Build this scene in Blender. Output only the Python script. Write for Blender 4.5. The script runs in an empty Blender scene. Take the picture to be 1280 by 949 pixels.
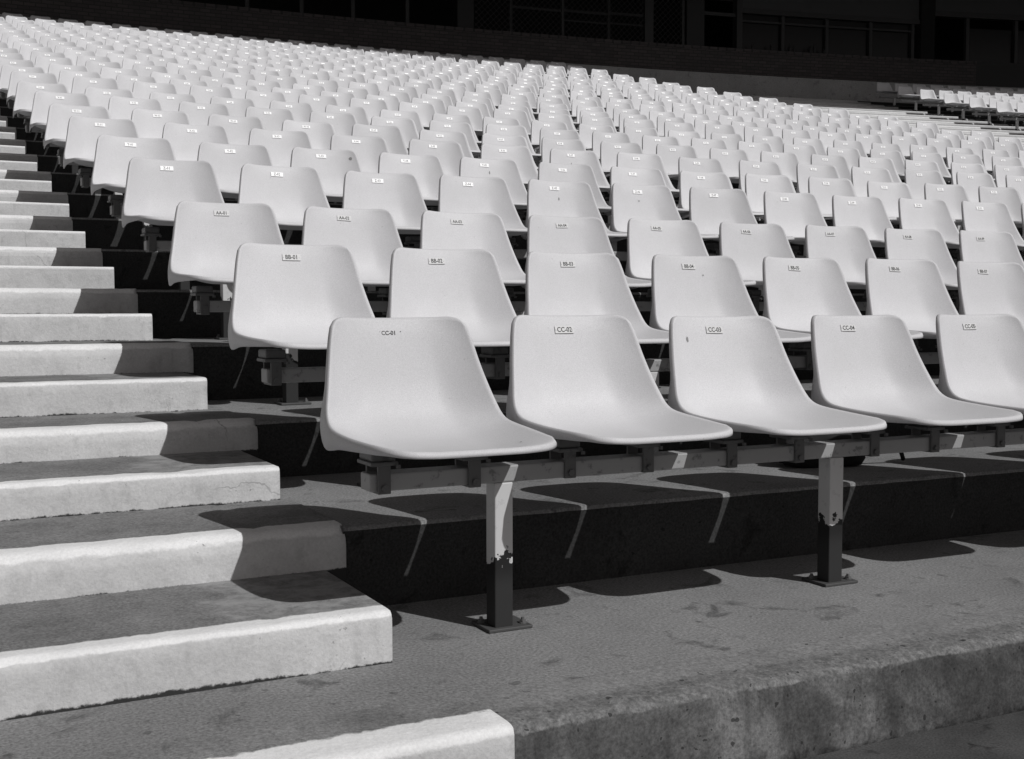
import bpy, bmesh, math, random
from mathutils import Vector, Matrix
random.seed(11)
SC = bpy.context.scene
COL = SC.collection
R_ = math.radians

# ------------------------------------------------------------------ camera
Z0 = 0.883                                   # the lower ground lies at z = 0
CAM = (-1.0540, -2.6670, 0.0574 + Z0)
YAW, PITCH, ROLL, FPX = 0.47604, 0.06009, -0.00105, 1477.73
cam_d = bpy.data.cameras.new('camera')
cam = bpy.data.objects.new('camera', cam_d)
COL.objects.link(cam)
cam_d.sensor_fit = 'HORIZONTAL'
cam_d.sensor_width = 36.0
cam_d.lens = 36.0 * FPX / 1280.0
cam_d.clip_start = 0.05
cam_d.clip_end = 2000
fw = Vector((math.sin(YAW) * math.cos(PITCH), math.cos(YAW) * math.cos(PITCH), -math.sin(PITCH)))
rt = Vector((math.cos(YAW), -math.sin(YAW), 0))
up = rt.cross(fw)
r2 = rt * math.cos(ROLL) + up * math.sin(ROLL)
u2 = -rt * math.sin(ROLL) + up * math.cos(ROLL)
m = Matrix((r2, u2, -fw)).transposed().to_4x4()
m.translation = Vector(CAM)
cam.matrix_world = m
SC.camera = cam

# ------------------------------------------------------------------ light
SUN_A, SUN_B = 0.43, 0.90                    # shadow shift (-x, +y) per metre of drop
sun_dir = Vector((SUN_A, -SUN_B, 1.0)).normalized()
elev = math.asin(sun_dir.z)
azim = math.atan2(sun_dir.x, sun_dir.y)
W = bpy.data.worlds.new('World')
SC.world = W
W.use_nodes = True
wn, wl = W.node_tree.nodes, W.node_tree.links
wn.clear()
sky = wn.new('ShaderNodeTexSky')
sky.sky_type = 'NISHITA'
sky.sun_disc = False
sky.sun_elevation = elev
sky.sun_rotation = azim
bw = wn.new('ShaderNodeRGBToBW')             # black and white film: the sky has no hue
bg = wn.new('ShaderNodeBackground')
bg.inputs['Strength'].default_value = 0.050
wo = wn.new('ShaderNodeOutputWorld')
wl.new(sky.outputs[0], bw.inputs[0])
tone = wn.new('ShaderNodeMix'); tone.data_type = 'RGBA'; tone.blend_type = 'MULTIPLY'   # faint warm toning of the print
tone.inputs[0].default_value = 1.0
tone.inputs[7].default_value = (1.0, .945, .935, 1)
wl.new(bw.outputs[0], tone.inputs[6])
wl.new(tone.outputs[2], bg.inputs[0])
wl.new(bg.outputs[0], wo.inputs[0])
sl = bpy.data.lights.new('sun', 'SUN')
sl.energy = 2.8
sl.angle = R_(0.5)
sl.color = (1.0, 0.995, 0.995)
sun = bpy.data.objects.new('sun', sl)
COL.objects.link(sun)
sun.rotation_euler = (-sun_dir).to_track_quat('-Z', 'Y').to_euler()
sun.location = (8, -12, 20)
SC.view_settings.view_transform = 'Standard'
SC.view_settings.look = 'None'
SC.view_settings.exposure = 0.0
SC.view_settings.gamma = 1.0

# ------------------------------------------------------------------ layout of the bowl: rows are arcs about one centre
RAD = 1.0 / 0.0143733
DROW = 0.92735
NROW, NSEAT = 25, 26
def zz(r): return 0.21984 * r + 0.000691 * r * r
def P(s, yo, z):
    a = s / (RAD + yo)
    return Vector(((RAD + yo) * math.sin(a), (RAD + yo) * math.cos(a) - RAD, z + Z0))
def ang(s, yo): return -s / (RAD + yo)
def nose(k): return -0.785 + DROW * 0.5 * k          # k counts half rows
def floor_z(r):
    if r <= 0: return -0.704
    if r == 1: return -0.490
    return zz(r) - 0.745
def step_z(k):
    if k == 1: return -0.596
    r = k // 2
    return floor_z(r) if k % 2 == 0 else 0.5 * (floor_z(r) + floor_z(r + 1))
ROWFIT = [(0.0, .0250, .0000, -.0319), (.0234, .0069, -.0071, -.0086), (.0299, .0047, -.0248, -.0143),
          (.0228, -.0013, .0143, -.0161), (.0252, -.0086, .0082, .0047), (.0074, -.016, .0085, .0396),
          (.0003, -.0091, .0025, .0179), (.0056, -.0058, .0006, .008), (-.0228, .0011, -.0079, -.0074)]
while len(ROWFIT) < NROW:
    ROWFIT.append((random.uniform(-.02, .02), random.uniform(-.01, .01), random.uniform(-.01, .01), random.uniform(-.006, .008)))
LETTERS = ['CC', 'BB', 'AA'] + [chr(ord('Z') - i) for i in range(22)]
ORD = ['first', 'second', 'third', 'fourth', 'fifth', 'sixth', 'seventh', 'eighth', 'ninth', 'tenth', 'eleventh', 'twelfth',
       'thirteenth', 'fourteenth', 'fifteenth', 'sixteenth', 'seventeenth', 'eighteenth', 'nineteenth', 'twentieth',
       'twenty-first', 'twenty-second', 'twenty-third', 'twenty-fourth', 'twenty-fifth', 'twenty-sixth']
def project(v):
    d = Vector(v) - Vector(CAM)
    z = d.dot(fw)
    if z < .05: return (-9999, -9999, z)
    return (640 + FPX * d.dot(r2) / z, 474.5 - FPX * d.dot(u2) / z, z)

# ------------------------------------------------------------------ node helpers and materials
class NT:
    def __init__(s, name):
        s.m = bpy.data.materials.new(name)
        s.m.use_nodes = True
        s.n, s.l = s.m.node_tree.nodes, s.m.node_tree.links
        s.b = s.n['Principled BSDF']
    def link(s, a, b): s.l.new(a, b)
    def new(s, t, **kw):
        nd = s.n.new(t)
        for k, v in kw.items(): setattr(nd, k, v)
        return nd
    def setin(s, sock, v):
        if hasattr(v, 'links'): s.l.new(v, sock)
        else: sock.default_value = v
    def coord(s, which='Object'): return s.new('ShaderNodeTexCoord').outputs[which]
    def pos(s): return s.new('ShaderNodeNewGeometry').outputs['Position']
    def mapping(s, v, scale=(1, 1, 1), loc=(0, 0, 0)):
        nd = s.new('ShaderNodeMapping')
        s.link(v, nd.inputs[0])
        nd.inputs['Scale'].default_value = scale
        nd.inputs['Location'].default_value = loc
        return nd.outputs[0]
    def noise(s, v, scale, detail=3, rough=.55, dist=0):
        nd = s.new('ShaderNodeTexNoise')
        s.link(v, nd.inputs['Vector'])
        nd.inputs['Scale'].default_value = scale
        nd.inputs['Detail'].default_value = detail
        nd.inputs['Roughness'].default_value = rough
        nd.inputs['Distortion'].default_value = dist
        return nd.outputs['Fac']
    def ramp(s, f, stops):
        nd = s.new('ShaderNodeValToRGB')
        s.link(f, nd.inputs[0])
        e = nd.color_ramp.elements
        while len(e) < len(stops): e.new(.5)
        for i, (p, c) in enumerate(stops):
            e[i].position = p
            e[i].color = (c, c, c, 1) if not isinstance(c, tuple) else (*c, 1)
        return nd.outputs[0]
    def math(s, op, a, b=0.0, c=None):
        nd = s.new('ShaderNodeMath', operation=op)
        s.setin(nd.inputs[0], a); s.setin(nd.inputs[1], b)
        if c is not None: s.setin(nd.inputs[2], c)
        return nd.outputs[0]
    def mix(s, f, a, b, mode='MIX'):
        nd = s.new('ShaderNodeMix', data_type='RGBA', blend_type=mode)
        s.setin(nd.inputs[0], f)
        for sock, v in ((nd.inputs[6], a), (nd.inputs[7], b)):
            if hasattr(v, 'links'): s.l.new(v, sock)
            else: sock.default_value = (v, v, v, 1) if not isinstance(v, tuple) else (*v, 1)
        return nd.outputs[2]
    def smooth(s, v, a, b):
        nd = s.new('ShaderNodeMapRange', interpolation_type='SMOOTHSTEP')
        s.setin(nd.inputs[0], v)
        nd.inputs[1].default_value = a; nd.inputs[2].default_value = b
        return nd.outputs[0]
    def sep(s, v):
        nd = s.new('ShaderNodeSeparateXYZ'); s.link(v, nd.inputs[0]); return nd.outputs
    def crack(s, p, scale, width, lo, hi):
        nz = s.new('ShaderNodeTexNoise')
        s.link(p, nz.inputs['Vector'])
        nz.inputs['Scale'].default_value = scale * 3.5
        nz.inputs['Detail'].default_value = 5
        ad = s.new('ShaderNodeVectorMath', operation='MULTIPLY_ADD')
        s.link(nz.outputs['Color'], ad.inputs[0])
        ad.inputs[1].default_value = (.35 / scale,) * 3
        s.link(p, ad.inputs[2])
        vo = s.new('ShaderNodeTexVoronoi', feature='DISTANCE_TO_EDGE')
        s.link(ad.outputs[0], vo.inputs['Vector'])
        vo.inputs['Scale'].default_value = scale
        line = s.math('SUBTRACT', 1.0, s.smooth(vo.outputs['Distance'], width * .3, width))
        return s.math('MULTIPLY', line, s.smooth(s.noise(p, scale * 1.1, 2, .5), lo, hi))
    def bump(s, h, strength=.3, dist=.01):
        nd = s.new('ShaderNodeBump')
        nd.inputs['Strength'].default_value = strength
        nd.inputs['Distance'].default_value = dist
        s.link(h, nd.inputs['Height'])
        s.link(nd.outputs[0], s.b.inputs['Normal'])
    def out(s, col=None, rough=None, spec=None, metal=None):
        if col is not None:
            if hasattr(col, 'links'): s.l.new(col, s.b.inputs['Base Color'])
            else: s.b.inputs['Base Color'].default_value = (col, col, col, 1) if not isinstance(col, tuple) else (*col, 1)
        if rough is not None: s.setin(s.b.inputs['Roughness'], rough)
        if spec is not None: s.b.inputs['Specular IOR Level'].default_value = spec
        if metal is not None: s.b.inputs['Metallic'].default_value = metal
        return s.m

def mat_seat():
    t = NT('seat_plastic')
    o = t.coord()
    info = t.new('ShaderNodeObjectInfo')
    rnd = info.outputs['Random']
    offs = t.new('ShaderNodeVectorMath', operation='ADD')
    t.link(t.pos(), offs.inputs[0])
    p = offs.outputs[0]
    grain = t.noise(p, 420, 2, .7)
    cloud = t.noise(p, 7, 4, .6)
    speck = t.noise(p, 95, 2, .5)
    base = t.ramp(grain, [(.25, (.515, .513, .525)), (.75, (.71, .707, .72))])
    c = t.mix(t.smooth(cloud, .35, .75), base, (.53, .53, .53))
    c = t.mix(.72, c, base)
    c = t.mix(t.math('MULTIPLY', t.smooth(speck, .73, .78), .5), c, (.35, .34, .34))
    vr = t.math('MULTIPLY_ADD', rnd, .11, .93)
    vm = t.new('ShaderNodeVectorMath', operation='SCALE')
    t.link(c, vm.inputs[0]); t.link(vr, vm.inputs['Scale'])
    t.bump(t.noise(p, 260, 3, .6), .12, .002)
    return t.out(vm.outputs[0], t.math('MULTIPLY_ADD', cloud, .15, .48), .32)

def mat_concrete(name, lo, hi, stain, rough=.9, scale=1.0, bump=.35):
    t = NT(name)
    p = t.pos()
    a = t.noise(p, 2.2 * scale, 6, .62)
    g = t.noise(p, 140 * scale, 3, .7)
    b = t.noise(p, 9 * scale, 5, .6, .6)
    col = t.ramp(a, [(.3, lo), (.7, hi)])
    col = t.mix(t.smooth(b, .56, .72), col, stain)
    sp2 = t.noise(p, 17 * scale, 2, .4)
    col = t.mix(t.math('MULTIPLY', t.smooth(sp2, .72, .76), .5), col, stain * .45)
    sp = t.noise(p, 55 * scale, 2, .5)
    col = t.mix(t.math('MULTIPLY', t.smooth(sp, .70, .76), .7), col, stain * .6)
    gg = t.ramp(g, [(.3, .58), (.7, 1.45)])
    col = t.mix(1.0, col, gg, 'MULTIPLY')
    t.bump(t.math('ADD', t.math('MULTIPLY', g, .06), b), bump * .6, .010)
    return t.out(col, rough, .25)

def mat_step():
    # UV: u = metres along the step, v = metres over the profile from the nose (negative down the riser)
    t = NT('painted_step')
    uv = t.sep(t.coord('UV'))
    u, v = uv[0], uv[1]
    p = t.pos()
    n1 = t.noise(p, 22, 4, .65)
    n2 = t.noise(p, 5, 4, .6)
    n3 = t.noise(p, 70, 4, .7)
    g = t.noise(p, 150, 3, .7)
    edge = t.math('ADD', v, t.math('MULTIPLY_ADD', n1, .026, -.013))
    paint = t.math('SUBTRACT', 1.0, t.smooth(edge, .048, .056))
    wear = t.smooth(t.math('ADD', n3, t.math('MULTIPLY', n2, .45)), .92, .96)
    paint = t.math('MULTIPLY', paint, t.math('SUBTRACT', 1.0, t.math('MULTIPLY', wear, .75)))
    # chips along the foot of the riser (u2 stores the riser height in the second map)
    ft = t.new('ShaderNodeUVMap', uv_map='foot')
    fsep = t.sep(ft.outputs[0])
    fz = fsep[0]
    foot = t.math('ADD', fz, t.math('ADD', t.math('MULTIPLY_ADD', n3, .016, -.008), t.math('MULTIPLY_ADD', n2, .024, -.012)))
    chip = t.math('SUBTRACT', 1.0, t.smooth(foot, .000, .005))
    white = t.ramp(n2, [(.3, .72), (.7, .82)])
    dirt = t.ramp(n2, [(.28, .50), (.72, .62)])
    dirt = t.mix(t.math('MULTIPLY', t.smooth(n1, .48, .72), .55), dirt, .42)
    dirt = t.mix(t.math('MULTIPLY', t.smooth(t.noise(t.mapping(p, (9, 9, 2)), 4, 4, .6), .55, .75), .35), dirt, .36)
    strip = t.smooth(t.math('ADD', v, t.math('MULTIPLY_ADD', n1, .018, -.009)), -.030, -.022)
    white = t.mix(strip, dirt, white)
    white = t.mix(1.0, white, t.ramp(g, [(.3, .90), (.7, 1.08)]), 'MULTIPLY')
    grey = t.ramp(n2, [(.32, .15), (.68, .235)])
    grey = t.mix(t.math('MULTIPLY', t.smooth(n1, .55, .75), .5), grey, .06)
    grey = t.mix(1.0, grey, t.ramp(g, [(.3, .62), (.7, 1.42)]), 'MULTIPLY')
    worn = t.math('MULTIPLY', t.smooth(t.math('ADD', u, t.math('MULTIPLY_ADD', n2, .5, -.25)), -.50, -.42), t.smooth(n1, .30, .52))
    grey = t.mix(t.math('MULTIPLY', t.math('MULTIPLY', worn, fsep[1]), .75), grey, t.ramp(n1, [(.35, .20), (.65, .36)]))
    c = t.mix(paint, grey, white)
    c = t.mix(t.math('MULTIPLY', t.crack(p, 2.3, .006, .56, .62), .4), c, .15)
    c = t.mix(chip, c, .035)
    t.bump(t.math('ADD', t.math('MULTIPLY', n1, .8), t.math('MULTIPLY', n3, .35)), .38, .010)
    return t.out(c, .85, .25)

def mat_metal(name, col, rough=.5, rust=.3):
    t = NT(name)
    p = t.pos()
    n = t.noise(p, 35, 5, .65)
    c = t.mix(t.math('MULTIPLY', t.smooth(n, .56, .68), rust), col, .06)
    t.bump(n, .1, .003)
    return t.out(c, rough, .35, 0.0)

def mat_post():
    t = NT('post_paint')
    o = t.coord()
    s = t.sep(o)
    n = t.noise(t.pos(), 26, 4, .65)
    e = t.math('ADD', s[2], t.math('MULTIPLY_ADD', n, .16, -.08))
    black = t.math('SUBTRACT', 1.0, t.smooth(e, .178, .182))
    flake = t.smooth(t.noise(t.pos(), 38, 4, .7), .60, .64)
    low = t.math('SUBTRACT', 1.0, t.smooth(s[2], .10, .16))
    dark = t.mix(t.math('MULTIPLY', low, .8), .014, .032)
    c = t.mix(t.math('MULTIPLY', flake, .25), .60, .34)
    c = t.mix(black, c, dark)
    t.bump(n, .12, .003)
    return t.out(c, .55, .35)

def mat_brick():
    t = NT('brick_courses')
    uv = t.coord('UV')
    br = t.new('ShaderNodeTexBrick')
    t.link(uv, br.inputs['Vector'])
    br.inputs['Scale'].default_value = 1.0
    br.inputs['Brick Width'].default_value = .235
    br.inputs['Row Height'].default_value = .082
    br.inputs['Mortar Size'].default_value = .010
    br.inputs['Mortar Smooth'].default_value = .3
    br.inputs['Color1'].default_value = (.075, .066, .066, 1)
    br.inputs['Color2'].default_value = (.115, .10, .098, 1)
    br.inputs['Mortar'].default_value = (.045, .043, .043, 1)
    c = t.mix(t.math('MULTIPLY', t.noise(t.pos(), 3, 4), .6), br.outputs[0], .075)
    t.bump(t.math('SUBTRACT', 1.0, br.outputs['Fac']), .5, .01)
    return t.out(c, .9, .2)

def mat_plain(name, col, rough=.6, spec=.3, metal=0.0):
    t = NT(name)
    n = t.noise(t.pos(), 18, 4, .6)
    c = t.mix(t.math('MULTIPLY', n, .35), col, tuple(x * .6 for x in col) if isinstance(col, tuple) else col * .6)
    return t.out(c, rough, spec, metal)

def mat_edge():
    # worn crumbling edge and stained face of the front kerb
    t = NT('kerb_concrete')
    p = t.pos()
    uv = t.sep(t.coord('UV'))
    v = uv[1]
    a = t.noise(p, 3.1, 6, .68, .5)
    b = t.noise(p, 17, 5, .7, .3)
    g = t.noise(p, 120, 3, .75)
    st = t.noise(t.mapping(p, (5, 5, .8)), 3, 4, .6)
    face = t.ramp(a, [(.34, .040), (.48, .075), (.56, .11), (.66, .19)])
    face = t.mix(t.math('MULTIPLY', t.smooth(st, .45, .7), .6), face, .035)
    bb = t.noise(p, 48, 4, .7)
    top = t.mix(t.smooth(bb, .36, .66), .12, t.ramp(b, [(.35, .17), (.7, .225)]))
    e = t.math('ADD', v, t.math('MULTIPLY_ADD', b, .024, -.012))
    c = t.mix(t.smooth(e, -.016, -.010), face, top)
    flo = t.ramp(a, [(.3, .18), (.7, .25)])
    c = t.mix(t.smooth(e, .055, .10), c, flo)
    kerb_foot = t.math('ADD', v, t.math('MULTIPLY_ADD', b, .12, -.06))
    c = t.mix(t.math('SUBTRACT', 1.0, t.smooth(kerb_foot, -.185, -.145)), c, .022)  # uneven darker band along the foot of the kerb
    face = t.mix(t.math('MULTIPLY', t.smooth(b, .54, .62), .5), face, .03)
    hole = t.smooth(t.noise(p, 60, 2, .4), .69, .73)
    c = t.mix(t.math('MULTIPLY', hole, .8), c, .015)
    c = t.mix(1.0, c, t.ramp(g, [(.3, .6), (.7, 1.4)]), 'MULTIPLY')
    t.bump(t.math('ADD', t.math('MULTIPLY', g, .06), t.math('MULTIPLY', b, .6)), .25, .010)
    return t.out(c, .95, .2)

M_SEAT = mat_seat()
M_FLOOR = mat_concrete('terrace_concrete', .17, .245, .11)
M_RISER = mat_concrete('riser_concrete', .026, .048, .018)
M_KERB = mat_edge()
M_GROUND = mat_concrete('lower_ground', .035, .085, .018, .85, 1.4)
M_STEP = mat_step()
M_RAIL = mat_metal('rail_paint', .35, .5, .55)
M_BRKT = mat_metal('bracket_steel', .13, .5, .7)
M_POST = mat_post()
M_PLATE = mat_plain('plate_aluminium', .70, .5, .4, .0)
M_INK = mat_plain('lettering_black', .02, .6)
M_BRICK = mat_brick()
M_WALL = mat_concrete('render_wall', (.34), (.44), .26, .9, .6, .2)
M_DARK = mat_plain('dark_paint', .028, .6)
M_FRAME = mat_plain('window_frame_paint', .036, .5)
M_ROOF = mat_plain('roof_sheet', .06, .7)
M_INT = mat_plain('interior_wall', .015, .9)
M_WIRE = mat_plain('wire', .032, .5, .3)
M_BLACK = mat_plain('black_cloth', .02, .8)
def mat_glass():
    t = NT('dark_glass')
    t.b.inputs['Base Color'].default_value = (.012, .012, .012, 1)
    t.b.inputs['Roughness'].default_value = .25
    t.b.inputs['Specular IOR Level'].default_value = .15
    return t.m
M_GLASS = mat_glass()

# ------------------------------------------------------------------ object helpers
def link(name, me, mats, parent=None):
    o = bpy.data.objects.new(name, me)
    COL.objects.link(o)
    if me is not None:
        for mt in (mats if isinstance(mats, (list, tuple)) else [mats]):
            if mt is not None and len(me.materials) < len(mats if isinstance(mats, (list, tuple)) else [mats]): me.materials.append(mt)
    if parent is not None: o.parent = parent
    return o
def empty(name, loc, rz=0):
    o = bpy.data.objects.new(name, None)
    o.empty_display_size = .1
    COL.objects.link(o)
    o.location = loc
    o.rotation_euler = (0, 0, rz)
    return o
def tag(o, label=None, cat=None, group=None, kind=None):
    if label: o['label'] = label
    if cat: o['category'] = cat
    if group: o['group'] = group
    if kind: o['kind'] = kind
    return o
def from_py(name, vs, fs, smooth=False):
    me = bpy.data.meshes.new(name)
    me.from_pydata([tuple(v) for v in vs], [], fs)
    me.update()
    if smooth:
        me.polygons.foreach_set('use_smooth', [True] * len(me.polygons))
    return me
class MB:
    def __init__(s): s.v, s.f = [], []
    def add(s, vs, fs):
        o = len(s.v)
        s.v += [tuple(v) for v in vs]
        s.f += [tuple(i + o for i in f) for f in fs]
        return s
    def box(s, x0, x1, y0, y1, z0, z1, b=0.0, mat=None):
        if b:
            bm = bmesh.new()
            bmesh.ops.create_cube(bm, size=1)
            for v in bm.verts:
                v.co = Vector((x0 + (v.co.x + .5) * (x1 - x0), y0 + (v.co.y + .5) * (y1 - y0), z0 + (v.co.z + .5) * (z1 - z0)))
            bmesh.ops.bevel(bm, geom=bm.edges[:], offset=b, segments=2, affect='EDGES', profile=.5)
            bm.verts.index_update()
            vs = [mat @ v.co if mat else v.co.copy() for v in bm.verts]
            fs = [[v.index for v in f.verts] for f in bm.faces]
            bm.free()
            return s.add(vs, fs)
        vs = [Vector((x, y, z)) for z in (z0, z1) for y in (y0, y1) for x in (x0, x1)]
        if mat: vs = [mat @ v for v in vs]
        return s.add(vs, [(0, 2, 3, 1), (4, 5, 7, 6), (0, 1, 5, 4), (2, 6, 7, 3), (0, 4, 6, 2), (1, 3, 7, 5)])
    def cyl(s, c, axis, r, h, n=10, r1=None):
        q = Vector(axis).to_track_quat('Z', 'Y')
        r1 = r if r1 is None else r1
        vs = [Vector(c) + q @ Vector((rr * math.cos(2 * math.pi * i / n), rr * math.sin(2 * math.pi * i / n), z)) for z, rr in ((0, r), (h, r1)) for i in range(n)]
        fs = [(i, (i + 1) % n, n + (i + 1) % n, n + i) for i in range(n)] + [tuple(range(n - 1, -1, -1)), tuple(range(n, 2 * n))]
        return s.add(vs, fs)
    def arcbox(s, s0, s1, yo0, yo1, z0, z1, seg=1.0):
        n = max(1, int(math.ceil((s1 - s0) / seg)))
        vs, fs = [], []
        for i in range(n + 1):
            ss = s0 + (s1 - s0) * i / n
            for (y, z) in ((yo0, z0), (yo0, z1), (yo1, z1), (yo1, z0)): vs.append(P(ss, y, z))
        for i in range(n):
            a = 4 * i
            for j in range(4): fs.append((a + j, a + 4 + j, a + 4 + (j + 1) % 4, a + (j + 1) % 4))
        fs += [(0, 1, 2, 3), (4 * n + 3, 4 * n + 2, 4 * n + 1, 4 * n)]
        return s.add(vs, fs)
    def mesh(s, name, smooth=False): return from_py(name, s.v, s.f, smooth)

def interp(t, xs, ys):
    if t <= xs[0]: return ys[0]
    for i in range(len(xs) - 1):
        if t <= xs[i + 1]:
            f = (t - xs[i]) / (xs[i + 1] - xs[i])
            return ys[i] + (ys[i + 1] - ys[i]) * f
    return ys[-1]
def crom(t, xs, ys):
    i = 0
    while i < len(xs) - 2 and t > xs[i + 1]: i += 1
    h = xs[i + 1] - xs[i]
    f = (t - xs[i]) / h
    def slope(k):
        if k == 0: return (ys[1] - ys[0]) / (xs[1] - xs[0])
        if k == len(xs) - 1: return (ys[-1] - ys[-2]) / (xs[-1] - xs[-2])
        return (ys[k + 1] - ys[k - 1]) / (xs[k + 1] - xs[k - 1])
    m0, m1 = slope(i) * h, slope(i + 1) * h
    f2, f3 = f * f, f * f * f
    return (2 * f3 - 3 * f2 + 1) * ys[i] + (f3 - 2 * f2 + f) * m0 + (-2 * f3 + 3 * f2) * ys[i + 1] + (f3 - f2) * m1

# ------------------------------------------------------------------ swept profiles for terraces and steps
def sweep(name, prof, svals, mats, uvv=None, foot=None, jitter=None, caps=False, midx=None, parent=None, smooth=False, odd=0):
    """prof: list of (yo, z); svals: arc positions; a strip surface swept along the arc."""
    vs, fs, mi = [], [], []
    n = len(prof)
    for si, s in enumerate(svals):
        for j, (y, z) in enumerate(prof):
            dy = dz = 0
            if jitter and jitter[j]:
                dy, dz = random.uniform(-1, 1) * jitter[j], random.uniform(-1, 1) * jitter[j]
                if caps and random.random() < .02: dy, dz = dy + .005, dz - .005       # a chip knocked off the nose
            vs.append(P(s, y + dy, z + dz))
    for i in range(len(svals) - 1):
        for j in range(n - 1):
            a = i * n + j
            fs.append((a, a + n, a + n + 1, a + 1))
            mi.append(midx[j] if midx else 0)
    if caps:
        fs.append(tuple(range(n)))
        fs.append(tuple((len(svals) - 1) * n + j for j in reversed(range(n))))
        mi += [0, 0]
    me = from_py(name, vs, fs, smooth)
    me.polygons.foreach_set('material_index', mi)
    if uvv:
        uv = me.uv_layers.new(name='UVMap')
        ft = me.uv_layers.new(name='foot') if foot else None
        for poly in me.polygons:
            for li in poly.loop_indices:
                vi = me.loops[li].vertex_index
                uv.data[li].uv = (svals[vi // n], uvv[vi % n])
                if ft: ft.data[li].uv = (foot[vi % n], odd)
    return link(name, me, mats, parent)
def srange(a, b, d):
    n = max(1, int(math.ceil((b - a) / d)))
    return [a + (b - a) * i / n for i in range(n + 1)]

# ground
S0, S1 = -12.0, 34.0
g = MB()
g.add([(-300, -300, 0), (300, -300, 0), (300, 300, 0), (-300, 300, 0)], [(0, 1, 2, 3)])
tag(link('ground', g.mesh('ground'), M_GROUND), kind='structure')

# front terrace with its worn kerb edge
kerb_prof = [(-.792, -.91), (-.788, -.80), (-.783, -.743), (-.779, -.724), (-.772, -.714), (-.750, -.708), (-.700, -.705), (-.66, -.704), (-.60, -.704)]
kv = [-.20, -.085, -.034, -.014, .000, .024, .075, .115, .175]
sv = srange(S0, -1.2, .5)[:-1] + srange(-1.2, 4.5, .03)[:-1] + srange(4.5, S1, .5)
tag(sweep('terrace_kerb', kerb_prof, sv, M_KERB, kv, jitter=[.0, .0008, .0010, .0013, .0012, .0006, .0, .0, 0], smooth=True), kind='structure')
tag(sweep('terrace', [(-.60, -.704), (nose(2) + .02, -.704)], srange(S0, S1, .5), M_FLOOR, [0, 1]), kind='structure')
RE = [-.005, -.055, .0, -.03, .03, -.02, .03, -.035, -.015, -.043, -.03, -.05, -.06]
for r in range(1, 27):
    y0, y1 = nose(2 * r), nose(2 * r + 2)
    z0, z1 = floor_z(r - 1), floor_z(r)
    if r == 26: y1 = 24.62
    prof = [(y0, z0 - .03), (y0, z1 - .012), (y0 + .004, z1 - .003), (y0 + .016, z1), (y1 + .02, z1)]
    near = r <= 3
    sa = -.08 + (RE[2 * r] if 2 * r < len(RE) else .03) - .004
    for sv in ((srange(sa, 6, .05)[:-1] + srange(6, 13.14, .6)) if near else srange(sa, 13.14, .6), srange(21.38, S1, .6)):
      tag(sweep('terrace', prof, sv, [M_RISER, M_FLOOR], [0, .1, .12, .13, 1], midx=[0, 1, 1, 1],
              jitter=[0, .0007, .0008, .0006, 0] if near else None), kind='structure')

# ------------------------------------------------------------------ stairs of white painted steps
def stair(name, s0, s1, label, fine, kmax=52, kmin=0, right_ends=None):
    root = empty(name, P((s0 + s1) / 2, nose(kmin), step_z(kmin)), ang((s0 + s1) / 2, nose(kmin)))
    inv = root.matrix_basis.inverted()
    for k in range(kmin, kmax + 1):
        y0 = nose(k) - (.012 if k % 2 == 0 else 0.0)
        y1 = nose(k + (2 if k % 2 == 0 else 1)) + .015
        if k >= 52: y1 = 24.62
        if k == 0: y1 = -.585
        zt = step_z(k) + .004
        zb = (step_z(k - 1) if k > 0 else -.883) - .03
        even = k % 2 == 0
        se = s1
        if right_ends:
            se = s1 + (right_ends[k] if k < len(right_ends) else (0.03 if even else -.02))
        if even and k > 0: prof = [(y0, zb), (y0, zt - .050), (y0 + .004, zt - .032), (y0 + .024, zt - .009), (y0 + .036, zt - .002), (y0 + .06, zt), (y1, zt)]
        else: prof = [(y0, zb), (y0, zt - .04), (y0 + .001, zt - .016), (y0 + .005, zt - .006), (y0 + .013, zt - .001), (y0 + .03, zt), (y1, zt)]
        h = zt - zb - .03
        foot = [-.03, h - .05, h - .03, h, h, h, h]
        uvv = [-.2, -.05, -.035, -.018, .0, .022, y1 - y0 - .04]
        if even: uvv[4:6] = [-.002, .02]
        if k == 0: uvv = [-.2, -.05, -.025, -.014, -.008, .004, .13]            # the lowest nosing is painted wider
        d = .035 if (fine and k <= 8) else .6
        sv = srange(s0, max(s0 + .1, se - 3.2), .6)[:-1] + srange(max(s0 + .1, se - 3.2), se, d) if d < .1 else srange(s0, se, d)
        # rounded right end: last positions shrink towards the tread
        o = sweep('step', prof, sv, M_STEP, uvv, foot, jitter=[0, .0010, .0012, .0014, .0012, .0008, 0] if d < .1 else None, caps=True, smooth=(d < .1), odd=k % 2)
        o.data.transform(inv)
        o.parent = root
        for poly in o.data.polygons:
            if len(poly.vertices) > 4: poly.use_smooth = False
    return root
RE = [-.005, -.055, .0, -.03, .03, -.02, .03, -.035, -.015, -.043, -.03, -.05, -.06]
st = stair('staircase', -9.0, -.08, None, True, 52, 0, RE)
tag(st, 'white edged concrete stair climbing on the left beside the seat rows', 'staircase')
st = stair('staircase', 13.12, 21.4, None, False, 52, 0)
tag(st, 'distant white edged stair at the right between two blocks of seats', 'staircase')

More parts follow.
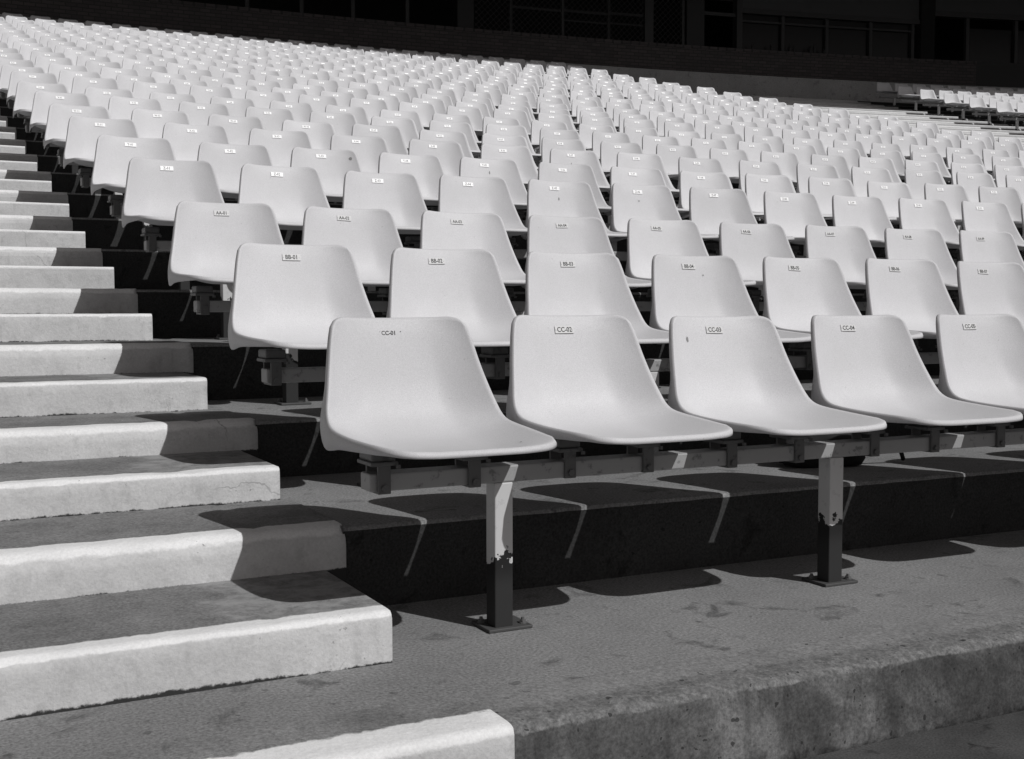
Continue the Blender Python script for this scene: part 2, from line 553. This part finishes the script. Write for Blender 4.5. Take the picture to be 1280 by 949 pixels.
# ------------------------------------------------------------------ the seat
TK = [0, .11, .25, .40, .50, .56, .63, .75, .87, .95, 1]
CY = [.038, .024, .006, -.012, -.034, -.060, -.120, -.235, -.345, -.422, -.460]
CZ = [.038, 0, -.070, -.135, -.185, -.212, -.238, -.251, -.250, -.240, -.235]
EY = [-.006, -.024, -.047, -.076, -.104, -.130, -.170, -.262, -.355, -.424, -.460]
EZ = [.043, -.006, -.068, -.130, -.178, -.199, -.209, -.217, -.222, -.225, -.228]
WT, WW = [0, .11, .25, .4, .5, .63, .75, .87, 1], [.169, .183, .196, .210, .222, .229, .227, .216, .198]
KT, KW = [0, .25, .38, .45, .51, .56, .62, .70, .85, 1], [.013, .016, .020, .036, .056, .064, .052, .036, .024, .016]
LEN = .66
CZ = [z if z > 0 else z * 1.085 for z in CZ]
EZ = [z if z > 0 else z * 1.085 for z in EZ]
OFF = Vector((.012, .175, .320))            # seat origin lies on the rail below the number plate

def surf(u, t):
    w = crom(t, WT, WW)
    au = abs(u)
    q = max(0, (au - .46) / .54)
    wing = q ** 1.6 * (1 - .15 * q) / .85
    f = min(1.0, max(0.0, (t - .08) / .36)); f = f * f * (3 - 2 * f)
    bl = (1 - f) * (.5 * au ** 2.2 + .5 * au ** 4) + f * (.15 * au * au + .85 * wing)
    cy, cz, ey, ez = crom(t, TK, CY), crom(t, TK, CZ), crom(t, TK, EY), crom(t, TK, EZ)
    y, z = cy + (ey - cy) * bl, cz + (ez - cz) * bl
    return Vector((u * w, y, z))
def seat_mesh(nu, nv, rings):
    rt_, rf = .034 / LEN, .056 / LEN      # corner radii (as fractions of the length)
    us = []
    for i in range(nu + 1):
        x = -1 + 2 * i / nu
        us.append(math.copysign(abs(x) ** .72, x))
    grid = []
    for u in us:
        wt, wf = .169, .198
        dt = max(0, abs(u) * wt - (wt - .034)) / .034
        df = max(0, abs(u) * wf - (wf - .056)) / .056
        a = rt_ * (1 - math.sqrt(max(0, 1 - dt * dt)))
        b = 1 - rf * (1 - math.sqrt(max(0, 1 - df * df)))
        # front edge bows forward a little
        col = []
        for j in range(nv + 1):
            f = j / nv
            t = a + (b - a) * f
            v = surf(u, t)
            col.append((v, t))
        grid.append(col)
    vs, fs = [], []
    nvp = nv + 1
    for col in grid:
        for v, t in col: vs.append(v)
    for i in range(nu):
        for j in range(nv):
            fs.append((i * nvp + j, i * nvp + j + 1, (i + 1) * nvp + j + 1, (i + 1) * nvp + j))
    loop = [(0, j) for j in range(nvp)] + [(i, nv) for i in range(1, nu + 1)] + [(nu, j) for j in range(nv - 1, -1, -1)] + [(i, 0) for i in range(nu - 1, 0, -1)]
    n = len(loop)
    pts = [grid[i][j][0] for i, j in loop]
    idx = [i * nvp + j for i, j in loop]
    cen = Vector((0, -.2, -.1))
    prev = idx
    dirs = []
    for q, (i, j) in enumerate(loop):
        t = grid[i][j][1]
        u = us[i]
        e = .01
        t0, t1 = max(0, t - e), min(1, t + e)
        ua = u
        d = surf(ua, t1) - surf(ua, t0)
        d.x = 0
        d.normalize()
        perp = Vector((0, -d.z, d.y))
        tan = (pts[(q + 1) % n] - pts[q - 1]).normalized()
        out = tan.cross(perp)
        if out.dot(pts[q] - surf(0, min(.97, max(.03, t)))) < 0 and abs(u) > .3: out = -out
        if i not in (0, nu):
            want = Vector((0, 0, 1)) if j == 0 else Vector((0, -1, 0))
            if out.dot(want) < 0: out = -out
        out.normalize()
        side = 1.0 if i in (0, nu) else 0.0
        kw = crom(t, KT, KW)
        if not side: kw = (.013 if j == 0 else .016)
        dirs.append((perp, out, kw))
    for (a, b) in rings:
        new = []
        for q in range(n):
            perp, out, kw = dirs[q]
            dep = b * kw if b > .5 else min(b * .02, kw)
            new.append(len(vs))
            vs.append(pts[q] + out * a + perp * dep)
        for q in range(n):
            fs.append((prev[q], new[q], new[(q + 1) % n], prev[(q + 1) % n]))
        prev = new
    vs = [v + OFF for v in vs]
    me = from_py('seat_shell', vs, fs, True)
    bm = bmesh.new(); bm.from_mesh(me)
    bmesh.ops.remove_doubles(bm, verts=bm.verts, dist=.00015)
    bmesh.ops.recalc_face_normals(bm, faces=bm.faces)
    bm.to_mesh(me); bm.free()
    me.materials.append(M_SEAT)
    me.polygons.foreach_set('use_smooth', [True] * len(me.polygons))
    return me
RINGS = [(.0022, .08), (.0042, .22), (.0056, .42), (.0062, 1.0), (.0035, 1.0)]
SEAT_HI = seat_mesh(36, 44, RINGS)
SEAT_MID = seat_mesh(18, 22, [(.004, .25), (.006, 1.0)])
SEAT_LOW = seat_mesh(10, 12, [(.006, 1.0)])

def bracket_mesh():
    b = MB()
    b.box(-.016, .016, -.041, -.033, -.054, .012, .002)          # strap down the face of the rail
    b.box(-.016, .016, .033, .041, -.054, .012, .002)
    b.box(-.016, .016, -.041, .041, -.058, -.050, .002)
    b.box(-.034, .034, -.044, .050, .010, .020, .003)            # flange bolted under the seat
    b.box(-.030, .030, -.040, .048, .020, .046, .006)            # moulded boss
    b.cyl((0, -.041, -.043), (0, -1, 0), .009, .007, 6)
    b.cyl((.03, -.050, .004), (0, 0, 1), .006, .008, 6)
    return b.mesh('bracket')
BRKT = bracket_mesh(); BRKT.materials.append(M_BRKT)

# number plates: they lie on the back just in front of the plastic
lab_n = Vector((0, -.83, .56)).normalized()
lab_up = Vector((0, .56, .83)).normalized()
def plate_frame(dx, rot):
    p = surf(dx / .187, .11) + OFF
    # local slope of the back
    d = (surf(dx / .187, .06) - surf(dx / .187, .16)); d.x = 0; d.normalize()
    n = Vector((0, -d.z, d.y))
    if n.y > 0: n = -n
    x = Vector((1, 0, 0))
    mt = Matrix((x, d, n)).transposed().to_4x4()
    mt = Matrix.Translation(p + n * .0012) @ mt @ Matrix.Rotation(rot, 4, 'Z')
    return mt
def plate_mesh():
    b = MB()
    b.box(-.029, .029, -.0105, .0105, 0, .0022, .0007)
    for sx in (-1, 1): b.cyl((sx * .0255, 0, .0022), (0, 0, 1), .0022, .001, 6)
    return b.mesh('number_plate')
PLATE = plate_mesh(); PLATE.materials.append(M_PLATE)
M_PLATE2 = mat_plain('plate_glint', 1.0, .45, .5, .0)      # paler copy for the upper rows: glints painted into the colour
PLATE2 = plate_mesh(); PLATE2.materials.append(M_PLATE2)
M_INK2 = mat_plain('lettering_grey', .20, .6)  # grey ink, so the painted glint on distant plates stays bright
def text_mesh(body, size, res=2):
    cu = bpy.data.curves.new('txt', 'FONT')
    cu.body = body
    cu.size = size
    cu.align_x = 'CENTER'; cu.align_y = 'CENTER'
    cu.resolution_u = res
    cu.extrude = .0003
    cu.offset = .0002
    ob = bpy.data.objects.new('txt', cu)
    COL.objects.link(ob)
    dg = bpy.context.evaluated_depsgraph_get()
    me = bpy.data.meshes.new_from_object(ob.evaluated_get(dg))
    bpy.data.objects.remove(ob); bpy.data.curves.remove(cu)
    me.materials.clear(); me.materials.append(M_INK)
    return me

# stains seen on single seats: a thin irregular blot lying on the plastic
def blot():
    b = MB()
    n = 11
    rr = [random.uniform(.7, 1.0) for i in range(n)]
    b.add([(rr[i] * math.cos(2 * math.pi * i / n), rr[i] * math.sin(2 * math.pi * i / n), .0006) for i in range(n)] + [(0, 0, .0008)], [(i, (i + 1) % n, n) for i in range(n)])
    return b.mesh('stain')
MARK = blot(); MARK.materials.append(mat_plain('stain_grime', .26, .8))
def mark_frame(x, t):
    w = crom(t, WT, WW)
    u = x / w
    p = surf(u, t)
    du = (surf(u + .03, t) - surf(u - .03, t)).normalized()
    dt = (surf(u, t - .02) - surf(u, t + .02)).normalized()
    n = du.cross(dt).normalized()
    dt = n.cross(du)
    mt = Matrix((du, dt, n)).transposed().to_4x4()
    return Matrix.Translation(p + OFF + n * .0006) @ mt
MARKS = [(4, 2, .150, .12, .011, .011), (3, 4, .006, .21, .004, .010), (3, 5, -.004, .20, .006, .004), (4, 4, .014, .19, .004, .012),
         (0, 2, -.115, .16, .005, .010), (5, 6, -.01, .22, .004, .009), (1, 3, .05, .17, .003, .004), (0, 0, .16, .86, .003, .004)]
FRONT_SCALE = .93                        # the seats of the front row are a little lower
seats = []
for r in range(NROW):
    x0, dy, dz, ds = ROWFIT[r]
    for c in range(NSEAT):
        s = x0 + .5 * (1 + ds) * c + random.uniform(-.004, .004)
        yo = DROW * r + dy - .024 + random.uniform(-.004, .004)
        z = zz(r) + dz + random.uniform(-.003, .003)
        px, py, pz = project(P(s, yo, z - .1))
        vis = -30 < px < 1310 and pz > 0
        seats.append(dict(r=r, c=c, s=s, yo=yo, z=z, px=px, pz=pz, vis=vis))
order = sorted([q for q in seats if q['vis']], key=lambda q: q['pz'])
chosen = set((q['r'], q['c']) for q in order[:298])
def seat_matrix(q):
    base = P(q['s'], q['yo'] - .175, q['z'] - .320 * (FRONT_SCALE if q['r'] == 0 else 1))
    return base, ang(q['s'], q['yo'])
rest = MB()
for q in seats:
    r, c = q['r'], q['c']
    base, rz = seat_matrix(q)
    if (r, c) in chosen:
        code = '%s-%02d' % (LETTERS[r], c + 1)
        o = empty('stadium_seat', base, rz + random.uniform(-.02, .02))
        o.rotation_euler.x = random.uniform(-.012, .012)
        if r == 0: o.scale = (.968, 1, FRONT_SCALE)
        if r == 0:
            lab = 'white plastic seat numbered %s, %s from the stair in the front row' % (code, ORD[c])
            if c == 0: lab = 'white plastic seat nearest the stair in the front row, CC-01 printed without a plate'
        else:
            lab = 'white plastic seat with number plate, %s from the left stair in the %s row up' % (ORD[c], ORD[r])
            if r < 4: lab = 'white plastic seat with plate %s, %s from the left stair in the %s row' % (code, ORD[c], ORD[r])
        tag(o, lab, 'seat', 'white plastic seats in the stand')
        me = SEAT_HI if q['pz'] < 7.5 else SEAT_MID
        link('shell', me, [], o)
        dx = random.uniform(-.006, .006) - .012
        mt = plate_frame(dx, random.uniform(-.03, .03))
        if (r, c) == (0, 0):
            t = link('lettering', text_mesh(code, .0160, 4), [], o)
            t.matrix_local = mt @ Matrix.Translation((-.002, 0, -.0008)) @ Matrix.Diagonal((.9, 1, 1, 1))
            for sx in (-.026, .030):
                h = MB().cyl((0, 0, 0), (0, 0, 1), .0014, .0006, 8)
                hm = h.mesh('screw_hole'); hm.materials.append(M_INK)
                link('screw_hole', hm, [], o).matrix_local = mt @ Matrix.Translation((sx, .004, -.001))
        else:
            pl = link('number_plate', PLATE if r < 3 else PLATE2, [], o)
            pl.matrix_local = mt
            t = link('lettering', text_mesh(code, .0195 if r < 2 else .0185, 3 if r < 3 else 1), [], pl)
            if r > 2: t.data.materials[0] = M_INK2
            t.matrix_local = Matrix.Translation((0, -.0004, .0024)) @ Matrix.Diagonal((.86, 1, 1, 1))
        for (mr, mc, mx, mz, mw, mh) in MARKS:
            if (mr, mc) == (r, c):
                st_ = link('stain', MARK, [], o)
                st_.matrix_local = mark_frame(mx, mz) @ Matrix.Diagonal((mw, mh, 1, 1))
        for sx in (-.115, .115):
            b = link('bracket', BRKT, [], o)
            b.location = (sx, 0, -.004)
    else:
        me = SEAT_MID if q['pz'] < 12 else SEAT_LOW
        mt = Matrix.Translation(base) @ Matrix.Rotation(rz, 4, 'Z') @ Matrix.Rotation(random.uniform(-.012, .012), 4, 'X') @ Matrix.Diagonal((1, 1, FRONT_SCALE if r == 0 else 1, 1))
        rest.add([mt @ v.co for v in me.vertices], [tuple(p.vertices) for p in me.polygons])
# the block beyond the far stair
far_rows = []
for i in range(8):
    r = 24 - i
    s0 = 21.16 - .2 * i
    for c in range(24):
        s, yo, z = s0 + .5 * c, DROW * r - .024, zz(r)
        base = P(s, yo - .175, z - .320)
        mt = Matrix.Translation(base) @ Matrix.Rotation(ang(s, yo) + random.uniform(-.02, .02), 4, 'Z')
        rest.add([mt @ v.co for v in SEAT_LOW.vertices], [tuple(p.vertices) for p in SEAT_LOW.polygons])
rm = rest.mesh('seat_rows', True); rm.materials.append(M_SEAT)
tag(link('seat_rows', rm, []), 'white plastic seats filling the far upper rows and the block past the right stair', 'seats', 'white plastic seats in the stand', 'stuff')
# bright plates on the distant seats, one mesh
fp = MB()
for q in seats:
    if (q['r'], q['c']) in chosen or not q['vis']: continue
    base, rz = seat_matrix(q)
    mt = Matrix.Translation(base) @ Matrix.Rotation(rz, 4, 'Z') @ plate_frame(random.uniform(-.006, .006) - .012, 0)
    fp.box(-.029, .029, -.0105, .0105, 0, .0025, 0, mt)
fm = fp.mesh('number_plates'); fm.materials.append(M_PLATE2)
po = link('number_plates', fm, [], bpy.data.objects['seat_rows'])
po['kind'] = 'stuff'

# ------------------------------------------------------------------ rails on posts
def post_mesh(h):
    b = MB()
    b.box(-.0240, .0240, -.0240, .0240, .006, h, .003)
    return b.mesh('post')
def base_mesh():
    b = MB()
    b.box(-.058, .058, -.050, .050, 0, .008, .002)
    return b.mesh('base_plate')
def bolt_mesh():
    b = MB()
    b.cyl((0, 0, 0), (0, 0, 1), .010, .003, 10)
    b.cyl((0, 0, .003), (0, 0, 1), .008, .005, 6)
    b.cyl((0, 0, .008), (0, 0, 1), .0045, .006, 8)
    return b.mesh('bolt')
BASE = base_mesh(); BASE.materials.append(mat_metal('base_plate_steel', .07, .6, .5))
BOLT = bolt_mesh(); BOLT.materials.append(M_BRKT)
def seat_frame(r, sa, sb, posts, zlab, yo, label, detail):
    fz = floor_z(r)
    rail_t, rail_b = (zlab - .311, zlab - .351) if r == 0 else (zlab - .331, zlab - .373)
    root = empty('seat_frame', P((sa + sb) / 2, yo - .175, fz), 0)
    inv = root.matrix_basis.inverted()
    tag(root, label, 'seat frame', 'steel frames under the seat rows')
    b = MB()
    b.arcbox(sa, sb, yo - .206, yo - .144, rail_b, rail_t, .5)
    me = b.mesh('rail'); me.transform(inv); me.materials.append(M_RAIL)
    rl = link('rail', me, [], root)
    if detail:
        bv = rl.modifiers.new('bevel', 'BEVEL'); bv.width = .004; bv.segments = 2; bv.limit_method = 'ANGLE'
    pm = post_mesh(rail_b - fz - .0005); pm.materials.append(M_POST)
    for s in posts:
        p_ = link('post', pm, [], root)
        p_.matrix_local = inv @ Matrix.Translation(P(s, yo - .1815, fz)) @ Matrix.Rotation(ang(s, yo), 4, 'Z')
        if detail:
            bp = link('base_plate', BASE, [], p_)
            bp.location = (.012, .012, .0005)
            for sx in (-1, 1):
                bo = link('bolt', BOLT, [], p_)
                bo.location = (.012 + sx * .044, .012 - sx * .024, .0086)
for r in range(NROW):
    x0, dy, dz, ds = ROWFIT[r]
    wd = .5 * (1 + ds)
    if r == 0: posts = [.194 + 1.018 * i for i in range(13)]
    else: posts = [x0 + wd * (.42 + 2 * i) for i in range(13)]
    seat_frame(r, x0 - .14, x0 + wd * (NSEAT - 1) + .16, posts, zz(r) + dz, DROW * r + dy - .024,
               'steel rail on square posts carrying the %s row of white seats' % ('front' if r == 0 else ORD[r]), r < 4)
for i in range(8):
    r = 24 - i
    seat_frame(r, 21.0 - .2 * i, 33.1, [21.4 - .2 * i + 1.0 * j for j in range(12)], zz(r), DROW * r,
               'steel rail on posts in the block past the right stair, %s row from the top' % ORD[i], False)

# ------------------------------------------------------------------ stand building behind the top row
YW = 24.5
bld = empty('stand_building', P(12, YW, floor_z(26)), 0)
binv = bld.matrix_basis.inverted()
tag(bld, 'dark stand building with brick parapet, windows and roof along the top row', 'building')
def bpart(name, mb, mt, uvfn=None):
    me = mb.mesh(name)
    if uvfn:
        uv = me.uv_layers.new(name='UVMap')
        for poly in me.polygons:
            for li in poly.loop_indices:
                uv.data[li].uv = uvfn(me.vertices[me.loops[li].vertex_index].co)
    me.transform(binv)
    me.materials.append(mt)
    return link(name, me, [], bld)
def sz(co):
    yo = math.hypot(co.x, co.y + RAD) - RAD
    return (math.atan2(co.x, co.y + RAD) * (RAD + YW), co.z)
CT, BT = 6.20, 6.86
bpart('wall_base', MB().arcbox(S0, S1, YW, YW + .34, floor_z(26) - .1, CT, .5), M_WALL)
bpart('brick_parapet', MB().arcbox(S0, 25.9, YW - .03, YW + .22, CT, BT - .075, .5), M_BRICK, sz)
bpart('brick_coping', MB().arcbox(S0, 25.9, YW - .05, YW + .24, BT - .075, BT, .5), M_BRICK, lambda co: (sz(co)[1] * 3, sz(co)[0] / 3.0))
bpart('concrete_panel', MB().arcbox(25.91, S1, YW - .02, YW + .22, CT, BT + .0, .5), M_DARK)
def pillar(name, s, w, y0, y1, z0, z1, mt): return bpart(name, MB().arcbox(s - w / 2, s + w / 2, y0, y1, z0, z1), mt)
HEAD = 9.1
for s in (1.4, 3.8, 6.13, 7.38, 8.60, 9.93): pillar('mullion', s, .09, YW + .06, YW + .14, BT, HEAD, M_FRAME)
pillar('pier', 11.38, .42, YW + .02, YW + .3, BT, HEAD, M_DARK)
for s in (12.57, 13.95, 15.20): pillar('fence_post', s, .07, YW + .05, YW + .12, BT, HEAD, M_FRAME)
pillar('column', 16.28, .24, YW + .0, YW + .24, BT, HEAD, M_FRAME)
pillar('fence_post', 17.27, .07, YW + .05, YW + .12, BT, HEAD, M_FRAME)
pillar('pier', 17.6, .5, YW + .02, YW + .3, BT, HEAD, M_DARK)
pillar('column', 18.86, .16, YW + .02, YW + .2, BT, HEAD, M_FRAME)
for s in (20.15, 21.45, 22.76, 24.03): pillar('mullion', s, .09, YW + .06, YW + .14, BT, 7.80, M_FRAME)
pillar('pier', 24.42, .42, YW - .02, YW + .3, BT, HEAD, M_INT)
for s in (25.7, 27.2, 29.0, 31.0): pillar('mullion', s, .1, YW + .06, YW + .14, BT, 8.05, M_FRAME)
def rail(name, s0, s1, z, h, mt, dy=.07): return bpart(name, MB().arcbox(s0, s1, YW + dy, YW + dy + .05, z - h / 2, z + h / 2, .5), mt)
rail('transom', 12.61, 13.91, 7.50, .06, M_FRAME); rail('transom', 13.99, 15.16, 7.52, .06, M_FRAME); rail('transom', 15.24, 16.15, 7.55, .06, M_FRAME)
rail('transom', 13.99, 15.16, 7.28, .035, M_FRAME); rail('transom', 15.24, 16.15, 7.30, .035, M_FRAME)
rail('transom', 17.86, 18.77, 7.74, .09, M_FRAME)
for a, b in ((18.95, 20.10), (20.20, 21.40), (21.50, 22.71), (22.81, 23.98)):
    rail('transom', a, b, 7.61, .05, M_FRAME)
bpart('window_head', MB().arcbox(18.95, 24.20, YW + .02, YW + .2, 7.805, 7.93, .5), M_FRAME)
bpart('fascia_panel', MB().arcbox(18.95, 24.20, YW + .06, YW + .2, 7.935, 9.1, .5), M_ROOF)
bpart('window_head', MB().arcbox(24.64, S1, YW + .02, YW + .2, 8.055, 8.2, .5), M_FRAME)
bpart('fascia_panel', MB().arcbox(24.64, S1, YW + .06, YW + .2, 8.205, 9.1, .5), M_ROOF)
for a, b in ((18.95, 20.10), (20.20, 21.40), (21.50, 22.71), (22.81, 23.98), (25.76, 27.14), (27.26, 28.94)):
    bpart('window_pane', MB().arcbox(a, b, YW + .155, YW + .165, BT + .002, 7.8), M_GLASS)
# chain-link wire in front of the openings
wm = MB()
def wire(s0, z0, s1, z1, t=.006):
    a, b = P(s0, YW + .03, z0), P(s1, YW + .03, z1)
    d = b - a
    n = Vector((0, -1, 0)).cross(d).normalized() * t
    o = Vector((0, t, 0))
    wm.add([a - n, a + n, b + n, b - n, a - n + o, a + n + o, b + n + o, b - n + o], [(0, 1, 2, 3), (7, 6, 5, 4), (0, 3, 7, 4), (1, 5, 6, 2)])
za, zb2 = BT + .005, 8.6
for a, b in ((11.62, 13.9), (14.0, 16.14), (16.42, 17.22)):
    hgt = zb2 - za
    k = a - hgt
    while k < b:
        for sgn in (1, -1):
            p0, p1 = (k, k + hgt)
            lo, hi = max(a, p0), min(b, p1)
            if hi - lo > .03:
                if sgn > 0: wire(lo, za + lo - k, hi, za + hi - k)
                else: wire(lo, zb2 - (lo - k), hi, zb2 - (hi - k))
        k += .15
bpart('wire_mesh', wm, M_WIRE)
bpart('room_back_wall', MB().arcbox(S0, S1, 28.2, 28.35, 5.3, 9.1, .8), M_INT)
bpart('room_floor', MB().arcbox(S0, S1, YW + .345, 28.2, 5.9, 6.02, .8), M_INT)
rb = MB()
rvs, rn = [], 64
for i in range(rn + 1):
    ss = S0 - 4 + (S1 - S0 + 10) * i / rn
    ye = 18.15 - .015 * max(0, ss - 12)
    rvs += [P(ss, ye, 9.15), P(ss, ye, 9.45), P(ss, 30.0, 9.45), P(ss, 30.0, 9.15)]
rb.add(rvs, [(4 * i + j, 4 * i + 4 + j, 4 * i + 4 + (j + 1) % 4, 4 * i + (j + 1) % 4) for i in range(rn) for j in range(4)] + [(0, 1, 2, 3), (4 * rn + 3, 4 * rn + 2, 4 * rn + 1, 4 * rn)])
bpart('roof', rb, M_ROOF)
for s in (S0 + .2, 0.2, 11.4, 24.4, S1 - .2):
    pillar('roof_column', s, .4, 28.4, 28.8, 5.3, 9.145, M_DARK)

# small bottles on the brick ledge
for i, s in enumerate((19.2, 19.75, 20.30, 20.42, 20.9, 21.02, 21.3)):
    b = MB()
    h = .16 + .04 * (i % 3)
    b.cyl((0, 0, 0), (0, 0, 1), .03, h * .6, 10)
    b.cyl((0, 0, h * .6), (0, 0, 1), .03, h * .18, 10, .012)
    b.cyl((0, 0, h * .78), (0, 0, 1), .012, h * .22, 10)
    me = b.mesh('bottle', True); me.materials.append(M_FRAME)
    o = link('bottle', me, [])
    o.location = P(s, YW - .01, BT + .001)
    tag(o, 'small bottle on the brick ledge below the dark windows, %s from the left' % ORD[i], 'bottle', 'bottles on the brick ledge')

# black bag lying below the second row of seats
bm = bmesh.new()
bmesh.ops.create_uvsphere(bm, u_segments=22, v_segments=12, radius=1)
rb_ = random.Random(5)
for v in bm.verts:
    n = v.co.normalized()
    f = 1 + .10 * math.sin(5 * n.x + 2 * n.z) + .08 * math.sin(7 * n.y + 3 * n.x) + rb_.uniform(-.04, .04)
    v.co = Vector((n.x * .17 * f, n.y * .11 * f, max(-.055, n.z * .085 * f)))
me = bpy.data.meshes.new('bag_body'); bm.to_mesh(me); bm.free()
me.polygons.foreach_set('use_smooth', [True] * len(me.polygons))
me.materials.append(M_BLACK)
bag = empty('black_bag', P(1.80, .52, floor_z(1)), -.1)
tag(bag, 'black crumpled bag lying on the terrace under the seats of the second row', 'bag')
bo = link('bag_body', me, [], bag); bo.location = (0, 0, .056)
sb = MB()
pts = [Vector((.10 + .20 * i / 9, -.06 - .05 * math.sin(i / 9 * 3.1), .06 + .055 * math.sin(i / 9 * 3.1) - .05 * i / 9)) for i in range(10)]
for a, b in zip(pts[:-1], pts[1:]): sb.cyl(a, b - a, .008, (b - a).length, 6)
link('strap', sb.mesh('strap', True), M_BLACK, bag)
